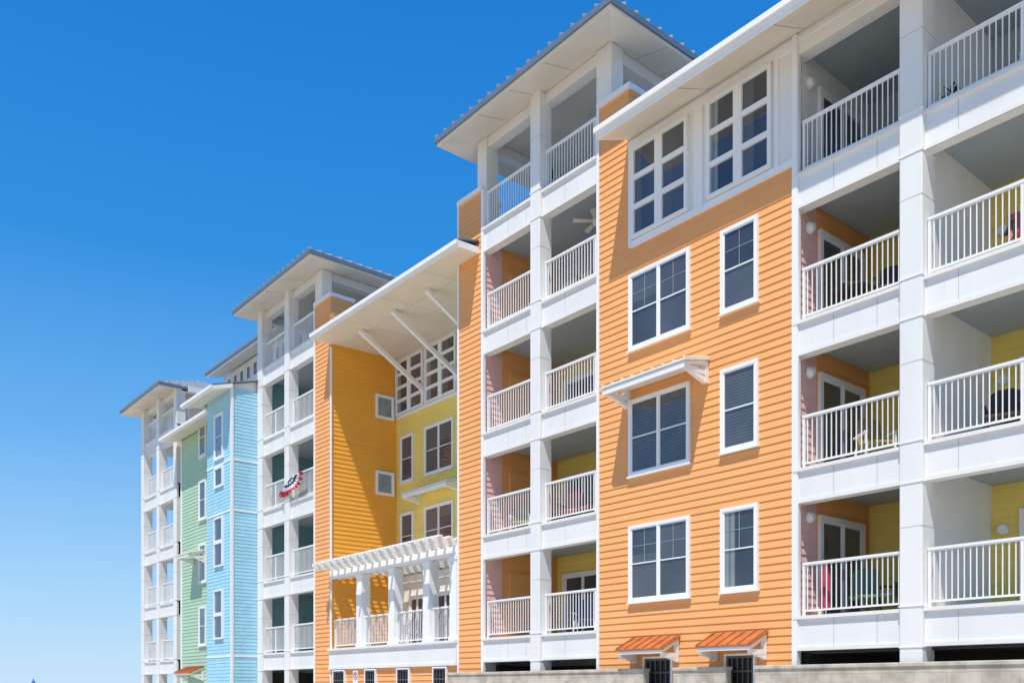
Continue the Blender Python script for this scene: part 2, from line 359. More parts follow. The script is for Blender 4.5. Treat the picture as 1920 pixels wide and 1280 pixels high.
def shed(parent, x0, x1, ye, ze, yw, zw, yr, zr, fas=.24, gable=False, edge='trim'):
    mb = MB(); mb.prism([(x0,ye,ze+fas),(x0,ye,ze+fas+.04),(x0,yr,zr),(x0,yr,zr-.04)],(x1-x0,0,0))
    r = mb.build('roof', M['metal'], parent)
    mb = MB(); mb.box(x0,x1,ye,ye+.05,ze-.02,ze+fas-.003)
    mb.prism([(x1-.05,ye+.05,ze),(x1-.05,yw,zw),(x1-.05,yw,zw+fas),(x1-.05,ye+.05,ze+fas-.004)],(.05,0,0))
    mb.prism([(x0,ye+.05,ze),(x0,yw,zw),(x0,yw,zw+fas),(x0,ye+.05,ze+fas-.004)],(.05,0,0))
    mb.build('fascia', M['trim'], r)
    mb = MB(); mb.box(x0-.01,x1+.01,ye-.07,ye-.004,ze+fas-.12,ze+fas+.0); mb.build('gutter', M[edge], r)
    mb = MB(); mb.prism([(x0+.05,ye+.05,ze),(x0+.05,yw,zw),(x0+.05,yw,zw+.05),(x0+.05,ye+.05,ze+.05)],(x1-x0-.1,0,0))
    sf = mb.build('soffit', M['soffit'], r)
    if gable:
        zz = ze+fas+(zr-ze-fas)*(yw-ye)/(yr-ye)
        for xx in (x0+.2, x1-.26):
            mb = MB(); mb.prism([(xx,yw+.01,zw-.1),(xx,yr,zw-.1),(xx,yr,zr-.045),(xx,yw+.01,zz-.02)],(.06,0,0)); mb.build('gable_wall', M['white'], r)
    n = int((x1-x0)/2.44)
    for i in range(1,n+1):
        x = x0+i*2.44
        if x < x1-.1: mb = MB(); mb.bar((x,ye+.07,ze-.001),(x,yw,zw-.001),.013,.008); mb.build('soffit_joint', M['joint'], sf)
    if yw-ye > 2:
        y = ye+1.3; z = ze+(zw-ze)*1.3/(yw-ye); mb = MB(); mb.box(x0+.06,x1-.06,y-.007,y+.007,z-.005,z+.004); mb.build('soffit_joint', M['joint'], sf)
    return r
def gate(parent, u0, u1, z0, z1, y):
    mb = MB(); mb.box(u0,u0+.05,y-.05,y-.01,z0,z1); mb.box(u1-.05,u1,y-.05,y-.01,z0,z1); mb.box(u0+.05,u1-.05,y-.05,y-.01,z1-.05,z1); mb.box(u0+.05,u1-.05,y-.05,y-.01,z0+.6,z0+.65)
    mb.box(u0+.05,u1-.05,y-.05,y-.01,z1-.36,z1-.32)
    n = max(3,int((u1-u0)/.14))
    for i in range(1,n): x = u0+(u1-u0)*i/n; mb.box(x-.013,x+.013,y-.045,y-.015,z0,z1-.05)
    g = mb.build('gate', M['gate'], parent)
    mb = MB(); mb.box(u0,u1,y+.0,y+.02,z0,z1); mb.build('gate_shade_sheet', M['black'], g)  # black sheet on the wall, painting in the shade behind the bars
    mb = MB(); mb.box(u0-.05,u0-.002,y-.07,y+.03,z0,z1+.05); mb.box(u1+.002,u1+.05,y-.07,y+.03,z0,z1+.05); mb.box(u0-.002,u1+.002,y-.07,y+.03,z1+.002,z1+.05); mb.build('gate_frame', M['trim'], g)
GZ = -ZC+.02
# ================================================================ orange block
oL, oS, oR = X(1125), X(1180), X(1487)
ob = thing('apartment_block', (-13, D, 0), 'orange lap siding apartment block with tall white grid windows at its top', 'building')
FF = Face('F', D)
lapwall('wall', 'orange', ob, FF, oS, oR, GZ, 10.9)
lapwall('pilaster', 'orange', ob, FF, oL, oS, GZ, 14.85)
lapwall('pilaster_return', 'orange', ob, Face('S', oS), D+.01, 17.45, 13.4, 14.84)
boxpart('parapet_cap', 'trim', ob, (oL-.05,oS+.07,D-.08,17.5,14.85,14.98))
boxpart('corner_trim', 'trim', ob, (oL-.09,oL-.002,D-.045,D+.1,GZ,14.85))
boxpart('corner_trim', 'trim', ob, (oS+.0,oS+.1,D-.045,D+.03,10.9,13.5))
boxpart('edge_trim', 'trim', ob, (oR+.001,oR+.12,D-.05,D+.1,GZ,13.55))
boxpart('upper_panel', 'white', ob, (oS,oR,D,D+.2,10.9,13.75))
boxpart('belt_trim', 'trim', ob, (oS+.1,oR,D-.045,D,10.86,11.02)); boxpart('belt_trim', 'trim', ob, (oS+.1,oR,D-.04,D,13.3,13.5))
boxpart('panel_trim', 'trim', ob, (X(1302),X(1318),D-.03,D,11.02,13.3)); boxpart('panel_trim', 'trim', ob, (X(1452),X(1460),D-.03,D,11.02,13.3))
boxpart('core_wall', 'white', ob, (oL,oR-.02,D+.21,26,GZ,13.6))
gridwindow(ob, FF, X(1188), X(1292), 11.06, 13.27, 2, 3, bar=.12, curs=('screen','screen'))
gridwindow(ob, FF, X(1329), X(1449), 11.06, 13.27, 2, 3, bar=.12)
bks = [['screen','shade'], ['window_backing','window_backing'], ['shade','screen']]
for k in range(3):
    z0 = 2.12+3.1*k
    window(ob, FF, X(1182), X(1296), z0, z0+1.88, 2, bks[k], grid=(k!=1))
    window(ob, FF, X(1354), X(1424), z0+.02, z0+1.88, 1, ['half','window_backing','screen'][k], grid=(k!=1))
awning(ob, -15.42, -12.9, 7.5, .85, .2, 'soffit', fas=.14, leg=.28, th=.06, bw=.13)
awning(ob, -15.15, -13.75, 1.24, .62, .3, 'copper', gap=.28, fas=.07, leg=.22)
awning(ob, -12.72, -11.35, 1.24, .62, .3, 'copper', gap=.28, fas=.07, leg=.22)
gate(ob, X(1213), X(1262), GZ, .72, D-.03); gate(ob, X(1366), X(1417), GZ, .72, D-.03)
# ================================================================ right wing
xE = -2.6
rw = thing('balcony_wing', (-6.5, D, 0), 'white balcony wing with yellow back walls at the right edge of the photo', 'building')
cA0, cA1 = X(1692), X(1735)
wl = oR+.03
for k in range(4):
    slab(rw, wl, xE, k, joints=[wl+.9, cA0-.5, cA1+.6, cA1+1.9, cA1+3.2])
    railing(rw, (wl+.14, D+.1), (cA0-.01, D+.1), T(k))
    railing(rw, (cA1+.01, D+.1), (xE-.46, D+.1), T(k))
    t0, t1 = T(k)-.085, T(k)+2.69
    sd = Face('S', wl)
    if k < 3:
        lapwall('side_wall', 'pink', rw, sd, D+.06, 17.3, t0, t1, back=.02)
        lapwall('side_wall', 'orange', rw, sd, 17.3, 19.49, t0, t1, back=.02)
        lapwall('back_wall', 'yellow', rw, Face('F',19.5), wl, xE, t0, t1)
    else:
        boxpart('side_wall', 'white', rw, (wl-.02,wl+.02,D+.26,19.49,t0,t1+.1))
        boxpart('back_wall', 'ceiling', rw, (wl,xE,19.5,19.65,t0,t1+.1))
    slider(rw, sd, 17.36, 19.2, t0, t0+2.3, 2)
    slider(rw, Face('F',19.5), -9.55, -8.5, t0, t0+2.2, 1)
    slider(rw, Face('F',19.5), -7.45, -5.5, t0, t0+2.2, 2)
    boxpart('partition', 'white', rw, (cA1-.16,cA1-.06,16.87,19.49,t0,t1+(.1 if k==3 else 0)))
    mb = MB(); yv, zv = 17.0, T(k)+2.12
    mb.cyl((wl+.03,yv,zv),(wl+.07,yv,zv),.13,.13,20); mb.cyl((wl+.07,yv,zv),(wl+.15,yv,zv),.12,.07,20)
    mb.build('vent_hood', M['trim'], rw)
    mb = MB(); mb.cyl((-7.78,19.47,T(k)+1.75),(-7.78,19.40,T(k)+1.75),.12,.09,20); mb.build('wall_vent', M['trim'], rw)
column(rw, cA0, cA1, D-.12, D+.37, GZ, 13.2, range(4))
column(rw, xE-.45, xE, D-.12, D+.37, GZ, 13.2, range(4))
boxpart('header_beam', 'white', rw, (wl,xE,D+.0,D+.3,13.12,13.58), (wl,xE,D-.03,D,13.4,13.5))
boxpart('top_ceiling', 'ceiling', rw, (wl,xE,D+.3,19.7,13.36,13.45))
boxpart('corner_post', 'white', rw, (wl+.0,wl+.11,D-.03,D+.06,.78,13.12))
shed(rw, oS+.02, xE+.8, 15.3, 13.13, D, 13.58, 23, 15.9)
boxpart('rear_wall', 'white', rw, (wl,xE,19.66,26,GZ,13.4))
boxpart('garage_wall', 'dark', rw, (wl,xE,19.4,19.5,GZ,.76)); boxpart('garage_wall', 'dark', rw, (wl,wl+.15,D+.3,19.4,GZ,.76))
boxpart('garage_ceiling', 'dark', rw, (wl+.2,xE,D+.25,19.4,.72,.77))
# ================================================================ balcony towers
def tower(label, xs, xm, xe, floors, side, back, strips, name='balcony_tower', zb=16.18, roofx=(0,0), open_left=False, doors=True, y_roof=22.4):
    t = thing(name, ((xs+xe)/2, D, 0), label, 'building', 'white balcony towers along the facade')
    for k in range(floors):
        slab(t, xs, xe, k, joints=[xs+1.2, xm-.3, xm+1.3])
        railing(t, (xs+(.5 if open_left else .12), D+.1), (xm-.01, D+.1), T(k)); railing(t, (xm+.41, D+.1), (xe-.12, D+.1), T(k))
        t0, t1 = T(k)-.085, T(k)+2.69
        if open_left:
            railing(t, (xs+.1, D+.5), (xs+.1, 19.0), T(k)); railing(t, (xe-.1, D+.5), (xe-.1, 19.0), T(k))
            boxpart('back_wall', 'white', t, (xs+1.6,xe,19.5,19.65,t0,min(t1,zb+.2)))
        elif k < 4:
            sf = Face('S', xs+.03)
            lapwall('side_wall', side[0], t, sf, D+.06, 17.2, t0, t1, back=.02)
            lapwall('side_wall', side[1], t, sf, 17.2, 19.49, t0, t1, back=.02)
            mb = MB(); sf.box(mb,17.5,17.57,t0,t0+2.1,0,.06); sf.box(mb,18.45,18.52,t0,t0+2.1,0,.06); sf.box(mb,17.57,18.45,t0+2.03,t0+2.1,0,.058)
            df = mb.build('door_frame', M[side[1]], t)
            mb = MB(); sf.box(mb,17.57,18.45,t0,t0+2.03,.01,.045); mb.build('door', M[side[1]], df)
            if k < 3: lapwall('back_wall', back, t, Face('F',19.5), xs, xe, t0, t1)
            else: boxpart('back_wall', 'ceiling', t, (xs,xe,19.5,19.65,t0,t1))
            if doors: slider(t, Face('F',19.5), xs+.35, xs+2.15, t0, t0+2.2, 2)
        else:
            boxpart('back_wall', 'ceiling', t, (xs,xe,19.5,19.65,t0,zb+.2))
    top = zb+.26
    y0 = D-.12
    column(t, xm, xm+.4, y0, D+.33, GZ, top, range(floors))
    if strips[0]:
        column(t, xs-.33, xs+.02, D+.05, D+.5, GZ, top)
        boxpart('pier', 'white', t, (xs+.025,xs+.12,D+.05,D+.5,T(4),top))
    else: column(t, xs, xs+.46, y0, D+.37, GZ, top, range(floors))
    if strips[1]: column(t, xe-.09, xe+.45, D+.05, D+.5, GZ, top)
    else: column(t, xe-.46, xe, y0, D+.37, GZ, top, range(floors))
    column(t, xs-.3, xs+.1, 19.1, 19.5, T(4), top); column(t, xe-.1, xe+.4, 19.1, 19.5, T(4), top)
    hb = zb-.05
    boxpart('header_beam', 'white', t, (xs-.2,xe+.2,D+.1,D+.4,hb,zb+.25)); boxpart('header_beam', 'white', t, (xe+.0,xe+.35,D+.4,19.3,hb,zb+.25)); boxpart('header_beam', 'white', t, (xs-.2,xs+.1,D+.4,19.3,hb,zb+.25))
    boxpart('rear_wall', 'white', t, (xs+(1.6 if open_left else -.2),xe+.2,19.66,25,GZ,14.5))
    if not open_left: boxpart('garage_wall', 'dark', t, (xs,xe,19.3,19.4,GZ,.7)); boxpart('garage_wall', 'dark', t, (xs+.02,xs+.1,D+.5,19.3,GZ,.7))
    hip(t, roofx[0], roofx[1], 15.44, y_roof, zb, max(xs-.3, roofx[0]+.3), min(xe+.4, roofx[1]-.2), D+.05, 20.5)
    return t
tw = tower('tallest white balcony tower with hipped metal roof, next to the big orange block', X(905), X(1000), oL-.1, 5, ('pink','orange'), 'yellow', (1,1), roofx=(-22.15,-14.98))
sL = X(862)
lapwall('pilaster', 'orange', tw, FF, sL, X(905)-.02, GZ, 14.85)
boxpart('pilaster_core', 'white', tw, (sL+.02,X(905)-.34,D+.16,17.4,GZ,14.8))
boxpart('parapet_cap', 'trim', tw, (sL-.05,X(905)-.35,D-.08,17.5,14.85,14.98), (X(905)-.35,X(905)+.03,D-.08,D+.04,14.85,14.98))
boxpart('corner_trim', 'trim', tw, (X(905)-.018,X(905)+.09,D-.05,D+.04,GZ,14.85)); boxpart('corner_trim', 'trim', tw, (sL-.07,sL-.002,D-.045,D+.1,GZ,14.85))
lapwall('pilaster_return', 'orange', tw, Face('S', X(905)-.34), D+.51, 17.4, 13.8, 14.84, back=.02)
lt = tower('white balcony tower with bunting on a railing, left of the gold wall', X(487)+.02, X(538), X(592)-.06, 5, ('teal','teal'), 'teal', (0,1), roofx=(-37.3,-30.3), zb=15.95)
gL = X(621)
lapwall('pilaster', 'orange', lt, FF, X(592), gL-.01, GZ, 14.85)
lapwall('pilaster_return', 'orange', lt, Face('S', gL-.03), D+.01, 17.4, 12.6, 14.84)
boxpart('parapet_cap', 'trim', lt, (X(592)-.05,gL+.05,D-.08,17.5,14.85,14.98))
boxpart('corner_trim', 'trim', lt, (X(592)-.09,X(592)-.002,D-.05,D+.04,GZ,14.85)); boxpart('corner_trim', 'trim', lt, (gL-.008,gL+.07,D-.05,D+.0,GZ,12.9))
ft = tower('farthest white open balcony tower, at the left end of the building row', -52.7, -50.1, -47.0, 5, ('white','white'), 'white', (0,0), roofx=(-53.2,-46.8), zb=15.42, open_left=True)
# ================================================================ recessed gold / yellow block
rc = thing('recessed_block', (-26.5, 19.4, 0), 'recessed gold and yellow siding block under a deep white roof on slanting braces', 'building')
YB = 19.4
gr = sL-.01
lapwall('side_wall', 'gold', rc, Face('S', gL), D+.01, YB, GZ, 13.1)
BF = Face('F', YB)
lapwall('back_wall', 'yellow', rc, BF, gL, gr, 4.3, 10.75)
boxpart('ground_wall', 'white', rc, (gL+.04,gr,YB,YB+.15,GZ,4.3))
boxpart('upper_panel', 'white', rc, (gL,gr,YB,YB+.2,10.75,13.2))
boxpart('belt_trim', 'trim', rc, (gL+.04,gr,YB-.05,YB,10.68,10.8))
boxpart('right_wall', 'white', rc, (gr-.0,gr+.2,D+.17,YB+.2,GZ,13))
boxpart('core_wall', 'white', rc, (gL,gr,YB+.21,25,GZ,13))
gridwindow(rc, BF, X(745,YB), X(795,YB), 10.82, 12.95, 2, 4)
gridwindow(rc, BF, X(800,YB), X(857,YB), 10.82, 12.95, 2, 4)
gridwindow(rc, BF, X(862,YB), X(925,YB), 10.82, 12.95, 2, 4)
for k in (1, 2):
    z0 = 2.0+3.04*k
    window(rc, BF, X(753,YB), X(777,YB), z0, z0+1.85, 1, 'shade')
    window(rc, BF, X(798,YB), X(852,YB), z0, z0+1.85, 2, ['window_backing','shade'])
SF = Face('S', gL)
window(rc, SF, 18.42, 19.25, 10.62, 11.55, 1, 'curtain', small=True)
window(rc, SF, 18.42, 19.25, 7.62, 8.55, 1, 'curtain', small=True)
awning(rc, X(786,YB), X(870,YB), 7.6, .75, .2, 'soffit', y=YB, fas=.12, leg=.22, th=.06, bw=.12)
slider(rc, BF, X(770,YB), X(800,YB), 1.45, 3.6, 2); slider(rc, BF, X(820,YB), X(856,YB), 1.45, 3.6, 2)
shed(rc, gL-.05, -21.43, 15.68, 13.0, YB, 13.12, 25, 15.6, fas=.19)
for x in (-24.4, -26.5, -28.7):
    mb = MB(); mb.bar((x,YB-.02,11.4),(x,16.6,12.98),.13,.15); mb.bar((x,YB-.05,11.2),(x,YB-.05,11.6),.16,.08)
    mb.build('brace', M['trim'], rc)
mb = MB(); mb.box(gL+.01,gr-.05,D-.1,D+.2,.72,1.42); mb.box(gL-.02,gr-.03,D-.17,D+.22,1.42,1.5); mb.box(gL+.04,gr,D+.2,YB,1.2,1.42); mb.box(gL+.01,gr-.05,D-.13,D-.1,.72,.82)
mb.build('terrace_slab', M['slab'], rc)
lapwall('garage_wall', 'orange', rc, Face('F', D-.02), gL+.08, gr-.06, GZ, .72)
for a,b in ((630,650),(690,708),(750,771),(818,841)): gate(rc, X(a), X(b), GZ, .64, D-.06)
# ================================================================ pergola
pg = thing('pergola', (-26.5, D, ZC+1.5), 'white slatted pergola on square columns over the railed terrace', 'pergola')
pc = [X(670), X(730), X(795), gr-.47]
for x in pc:
    mb = MB(); mb.box(x,x+.37,D-.05,D+.32,1.5,4.12); mb.box(x-.025,x+.395,D-.075,D+.345,1.5,1.62); mb.box(x-.025,x+.395,D-.075,D+.345,4.0,4.118); mb.build('column', M['trim'], pg, bevel=.01)
for y in (D+.0, D+.24): boxpart('beam', 'trim', pg, (gL+.05,gr-.02,y-.04,y+.06,4.12,4.42))
boxpart('beam', 'trim', pg, (gL+.05,gr-.02,YB-.12,YB-.02,4.12,4.4))
n = 17
for i in range(n):
    x = gL+.16+(gr-.2-gL-.2)*i/(n-1)
    mb = MB(); mb.prism([(x,15.62,4.52),(x,15.75,4.43),(x,YB-.04,4.425),(x,YB-.04,4.62),(x,15.62,4.62)],(.085,0,0)); mb.build('rafter', M['trim'], pg)
for i in range(10):
    y = 15.75+i*.37
    mb = MB(); mb.box(gL+.035,gr-.04,y,y+.15,4.621,4.68); mb.build('slat', M['trim'], pg)
segs = [(gL+.12,pc[0])]+[(pc[i]+.37,pc[i+1]) for i in range(3)]
for a,b in segs: railing(pg, (a+.01,D+.1), (b-.01,D+.1), 1.5)
# ================================================================ blue block
bx1 = X(487); bY = 15.25; bx0 = -39.8
bb = thing('shingled_block', (-38.5, bY, 0), 'light blue shingled block with narrow stacked windows and white bands', 'building')
bF = Face('F', bY); bS = Face('S', bx1)
lapwall('front_wall', 'blue', bb, bF, bx0, bx1, GZ, 12.75, pitch=.15, lip=.016)
lapwall('side_wall', 'blue', bb, bS, bY+.01, D+.3, GZ, 12.75, pitch=.15, lip=.016)
boxpart('corner_trim', 'trim', bb, (bx1-.07,bx1+.035,bY-.035,bY+.07,GZ,12.75))
for z in (1.35, 7.55, 10.7-1.0):
    boxpart('band', 'trim', bb, (bx0,bx1-.07,bY-.03,bY,z,z+.08)); boxpart('band', 'trim', bb, (bx1,bx1+.03,bY+.07,D+.3,z,z+.08))
wu0, wu1 = X(404,bY), X(420,bY)
window(bb, bF, wu0, wu1, 10.0, 11.95, 1, 'curtain')
window(bb, bF, wu0, wu1, 8.75, 9.65, 1, 'window_backing', small=True)
for z in (5.3, 2.15): gridwindow(bb, bF, wu0, wu1, z, z+2.15, 1, 2, cas=.07, bar=.16, curs=('screen','screen'))
boxpart('core_wall', 'blue', bb, (bx0,bx1-.16,bY+.16,19,GZ,12.7))
shed(bb, bx0-.7, bx1+.12, 14.35, 12.5, bY, 12.75, 18.7, 14.0, fas=.16, gable=True)
# ================================================================ green block
gx0, gx1 = -46.6, -39.9
gb = thing('green_block', (-43, D, 0), 'pale green siding block between the blue block and the farthest white tower', 'building')
lapwall('front_wall', 'green', gb, FF, gx0, gx1, GZ, 12.7)
boxpart('corner_trim', 'trim', gb, (gx0,gx0+.16,D-.05,D-.001,GZ,12.7))
for k in range(4): window(gb, FF, X(375), X(388), 2.1+3.08*k, 4.0+3.08*k, 1, ['shade','half','window_backing','shade'][k])
awning(gb, X(364), X(385), 6.75, .8, .2, 'soffit', fas=.12)
awning(gb, X(355), X(383), 1.1, .7, .3, 'copper', fas=.07)
boxpart('core_wall', 'green', gb, (gx0,gx1,D+.16,22,GZ,12.7))
shed(gb, gx0-.3, gx1-.1, 15.5, 12.55, D, 12.75, 18.7, 13.6, fas=.16, gable=True)
# ================================================================ rear block with clerestory
rb = thing('rear_block', (-42, 18.8, 0), 'white upper storey with a row of small square windows behind the blue block', 'building')
boxpart('wall', 'white', rb, (-46.7,-37.2,18.8,25,GZ,16.55))
RF = Face('F', 18.8)
for i in range(11): window(rb, RF, -46.2+i*.82, -45.6+i*.82, 15.5, 16.3, 1, 'screen', small=True, cas=.06)
shed(rb, -46.9, -37.0, 17.9, 16.4, 18.8, 16.6, 25, 18.6, fas=.18, edge='metal')
for i in range(24):
    x = -46.8+i*.42; mb = MB(); mb.bar((x,17.8,16.63),(x,25,18.66),.03,.07); mb.build('standing_seam', M['seam'], rb)
# ================================================================ block walls in front
def blockwall(x0, x1, label):
    w = thing('block_wall', ((x0+x1)/2, 16.15, 0), label, 'wall', 'block walls along the garage')
    boxpart('wall_body', 'block', w, (x0,x1,16.05,16.25,-ZC,.40)); boxpart('coping', 'block', w, (x0-.02,x1+.02,16.02,16.28,.401,.48), bevel=.012)
blockwall(X(1418,16.1), -2.0, 'long concrete block wall below the white balconies, right of the gates')
blockwall(X(1265,16.1), X(1363,16.1), 'short concrete block wall between the two black gates')
blockwall(X(842,16.1), X(1209,16.1), 'concrete block wall in front of the tall tower garage opening')
# ================================================================ furniture on the balconies
def make_chair(name, label, frame, cushion):
    r = thing(name, (0,0,0), label, 'chair', 'patio chairs on the balconies')
    mb = MB(); mb.box(-.27,.27,-.26,.26,.40,.47); mb.build('seat', M[cushion], r, raw=True, bevel=.02)
    mb = MB(); mb.prism([(-.27,.22,.45),(.27,.22,.45),(.25,.36,1.0),(.12,.38,1.07),(-.12,.38,1.07),(-.25,.36,1.0)],(0,.05,.01)); mb.build('backrest', M[cushion], r, raw=True, bevel=.015)
    for s in (-1,1):
        mb = MB(); mb.box(s*.30-.035,s*.30+.035,-.28,.30,.62,.65); mb.bar((s*.30,-.25,.62),(s*.30,-.25,.4),.035); mb.build('armrest', M[frame], r, raw=True)
        for yy in (-.25,.27):
            mb = MB(); mb.bar((s*.28,yy,.41),(s*.31,yy*1.08,0),.04); mb.build('leg', M[frame], r, raw=True)
    return r
def clone(o):
    c = o.copy(); COL.objects.link(c)
    for ch in o.children:
        q = ch.copy(); COL.objects.link(q); q.parent = c
    return c
protos = {}
chairs = [
 ('wicker', -9.0, 17.3, 2, .4, 'dark wicker chair on the left wing balcony two floors above the lowest'),
 ('wicker', -9.9, 18.2, 3, 2.6, 'dark wicker chair on the top wing balcony beside the white vent'),
 ('wicker', -6.9, 17.3, 1, .3, 'left dark wicker chair on the wide balcony one floor above the lowest'),
 ('wicker', -6.3, 17.35, 1, -.5, 'right dark wicker chair on the wide balcony one floor above the lowest'),
 ('coral', -6.4, 17.1, 2, .6, 'coral red chair on the wide right balcony, third row up'),
 ('yel', -9.3, 17.2, 1, .9, 'ochre yellow chair on the narrow wing balcony one floor above the lowest'),
 ('lime', -9.55, 17.2, 0, .4, 'dark green chair on the lowest narrow wing balcony'),
 ('turq', -8.85, 17.25, 0, -.5, 'dark teal chair on the lowest narrow wing balcony'),
 ('coral', -18.2, 17.2, 1, .5, 'left coral red chair on the tall tower balcony'),
 ('coral', -17.4, 17.25, 1, -.3, 'right coral red chair on the tall tower balcony'),
 ('navy', -17.6, 17.2, 0, .6, 'navy blue chair on the lowest balcony of the tall tower'),
 ('wicker', -17.5, 17.3, 3, .2, 'dark wicker chair under the ceiling fan of the tall tower'),
 ('wicker', -17.7, 17.2, 2, .5, 'dark wicker chair on the middle balcony of the tall tower'),
 ('yel', -20.4, 17.3, 1, .6, 'ochre yellow chair on the left side balcony of the tall tower'),
 ('navy', -25.9, 17.4, 0, .4, 'left navy blue chair under the pergola'),
 ('navy', -23.8, 17.4, 0, -.2, 'right navy blue chair under the pergola'),
]
for kind, x, y, k, rz, lab in chairs:
    if kind in protos: o = clone(protos[kind])
    else: o = protos[kind] = make_chair('patio_chair', lab, 'wicker' if kind in ('wicker','coral','lime','turq') else 'trim', kind)
    o['label'] = lab; o.location = (x,y,T(k)-.088+ZC); o.rotation_euler = (0,0,rz)
def table(x, y, k, label):
    r = thing('side_table', (x,y,T(k)-.088+ZC), label, 'table')
    mb = MB(); mb.cyl((0,0,.66),(0,0,.7),.38,.38,24); mb.build('tabletop', M['wicker'], r, raw=True)
    mb = MB(); mb.cyl((0,0,.03),(0,0,.66),.04,.03); mb.build('pedestal', M['wicker'], r, raw=True)
    mb = MB(); mb.cyl((0,0,0),(0,0,.03),.25,.2,20); mb.build('base', M['wicker'], r, raw=True)
table(-9.85, 17.2, 2, 'round dark table on the narrow wing balcony beside a wicker chair')
table(-6.5, 18.3, 1, 'round dark table behind two wicker chairs on the right balcony')
u = thing('patio_umbrella', (-10.25, 16.95, T(0)-.088+ZC), 'closed red patio umbrella standing on the lowest narrow balcony', 'umbrella')
mb = MB(); mb.cyl((0,0,.05),(0,0,1.25),.02,.02); mb.build('pole', M['trim'], u, raw=True)
mb = MB(); mb.cyl((0,0,.25),(0,0,.8),.13,.11,9); mb.cyl((0,0,.8),(0,0,1.22),.11,.02,9); mb.build('canopy', M['red'], u, raw=True)
mb = MB(); mb.cyl((0,0,0),(0,0,.06),.24,.2,20); mb.build('base', M['concrete'], u, raw=True)
p = thing('potted_plant', (-7.7, 17.0, T(3)-.088+ZC), 'leafy green potted plant on the top right balcony beside the column', 'plant')
mb = MB(); mb.cyl((0,0,0),(0,0,.26),.11,.15,16); mb.build('pot', M['pot'], p, raw=True)
mb = MB()
for i in range(150):
    a = random.uniform(0,6.28); h = random.uniform(.26,.58); r = random.uniform(.02,.17)*(1.25-h*.6); q = Vector((r*math.cos(a),r*math.sin(a),h))
    e = Vector((math.cos(a+random.uniform(-.9,.9)),math.sin(a+random.uniform(-.9,.9)),random.uniform(-.3,.9))).normalized()*random.uniform(.05,.10); s_ = e.cross(Vector((0,0,1))).normalized()*.022
    mb.add([q,q+e*.5+s_,q+e,q+e*.5-s_],[(0,1,2,3)])
mb.build('foliage', M['leaf'], p, raw=True)
f = thing('ceiling_fan', (-17.9, 17.9, T(4)-.37+ZC), 'white ceiling fan hanging over an upper balcony of the tall tower', 'fan')
mb = MB(); mb.cyl((0,0,0),(0,0,-.05),.07,.07); mb.cyl((0,0,-.05),(0,0,-.22),.015,.015,8); mb.build('rod', M['trim'], f, raw=True)
mb = MB(); mb.cyl((0,0,-.22),(0,0,-.34),.12,.10,20); mb.cyl((0,0,-.34),(0,0,-.42),.08,.03,16); mb.build('motor', M['trim'], f, raw=True)
for i in range(5):
    a = i*2*math.pi/5+.3; c_, s_ = math.cos(a), math.sin(a); mb = MB()
    mb.add([(c_*r-s_*w,s_*r+c_*w,-.28+.02*w/.07+dz) for dz in (0,.01) for r,w in ((.1,-.04),(.66,-.075),(.66,.075),(.1,.04))],[(0,1,2,3),(7,6,5,4),(0,4,5,1),(1,5,6,2),(2,6,7,3),(3,7,4,0)])
    mb.build('blade', M['soffit'], f, raw=True)
# bunting on left tower railing: a pleated half fan, slack and slanting down to its left
bu = thing('bunting', (X(553), D-.19, T(2)+.88+ZC), 'red white and blue fan bunting draped over a white tower railing', 'bunting')
BW = 1.75
def warp(a, r):
    x = r*math.cos(a)*BW; z = r*math.sin(a)
    return x, z-.10*math.sin(2.4*a+.6)*r-.12*max(0,-x)**1.5
def ring(r0, r1, m, nm):
    mb = MB(); n = 60; vs = []
    for i in range(n+1):
        a = math.radians(184+168*i/n); w = .09*math.sin(i*math.pi/2.7)
        for r in (r0,r1):
            rr = r*(1+.08*math.sin(i*.9)) if r > .5 else r
            x, z = warp(a, rr); vs.append((x, w*r-.03*r, z))
    mb.add(vs, [(2*i,2*i+1,2*i+3,2*i+2) for i in range(n)]); return mb.build(nm, M[m], bu, raw=True)
ring(.02,.34,'navy','blue_centre'); ring(.34,.47,'signwhite','white_band'); ring(.47,.62,'signred','red_band')
for i in range(5):
    a = math.radians(202+34*i); cx, cz = warp(a, .22); mb = MB()
    pts = [(cx+(.11 if j%2==0 else .045)*math.sin(j*math.pi/5), -.06, cz+(.075 if j%2==0 else .03)*math.cos(j*math.pi/5)) for j in range(10)]
    mb.prism(pts,(0,.004,0)); mb.build('star', M['signwhite'], bu, raw=True)
bu.rotation_euler = (0, math.radians(-13), 0)
# no-parking sign
sx, sy = X(668,14.2), 14.2
sg = thing('parking_sign', (sx, sy, 0), 'white no parking sign with black letter P in a red ring on a post', 'sign')
mb = MB(); mb.cyl((sx,sy,-ZC),(sx,sy,.54),.025,.025,10); mb.build('post', M['steel'], sg)
mb = MB(); mb.box(sx-.15,sx+.15,sy-.034,sy-.03,.10,.56); mb.build('sign_panel', M['signwhite'], sg)
mb = MB(); n = 32; vs = []
for i in range(n):
    a = 2*math.pi*i/n
    for r in (.095,.122): vs.append((sx+r*math.cos(a), sy-.038, .40+r*math.sin(a)))
mb.add(vs,[(2*i,2*i+1,(2*i+3)%(2*n),(2*i+2)%(2*n)) for i in range(n)])
mb.bar((sx-.075,sy-.039,.475),(sx+.075,sy-.039,.325),.003,.025); mb.build('red_ring', M['signred'], sg)
cu = bpy.data.curves.new('letter', 'FONT'); cu.body = 'P'; cu.size = .19; cu.align_x = 'CENTER'; cu.align_y = 'CENTER'; cu.extrude = .001
tmp = bpy.data.objects.new('letter_tmp', cu); COL.objects.link(tmp); bpy.context.view_layer.update()
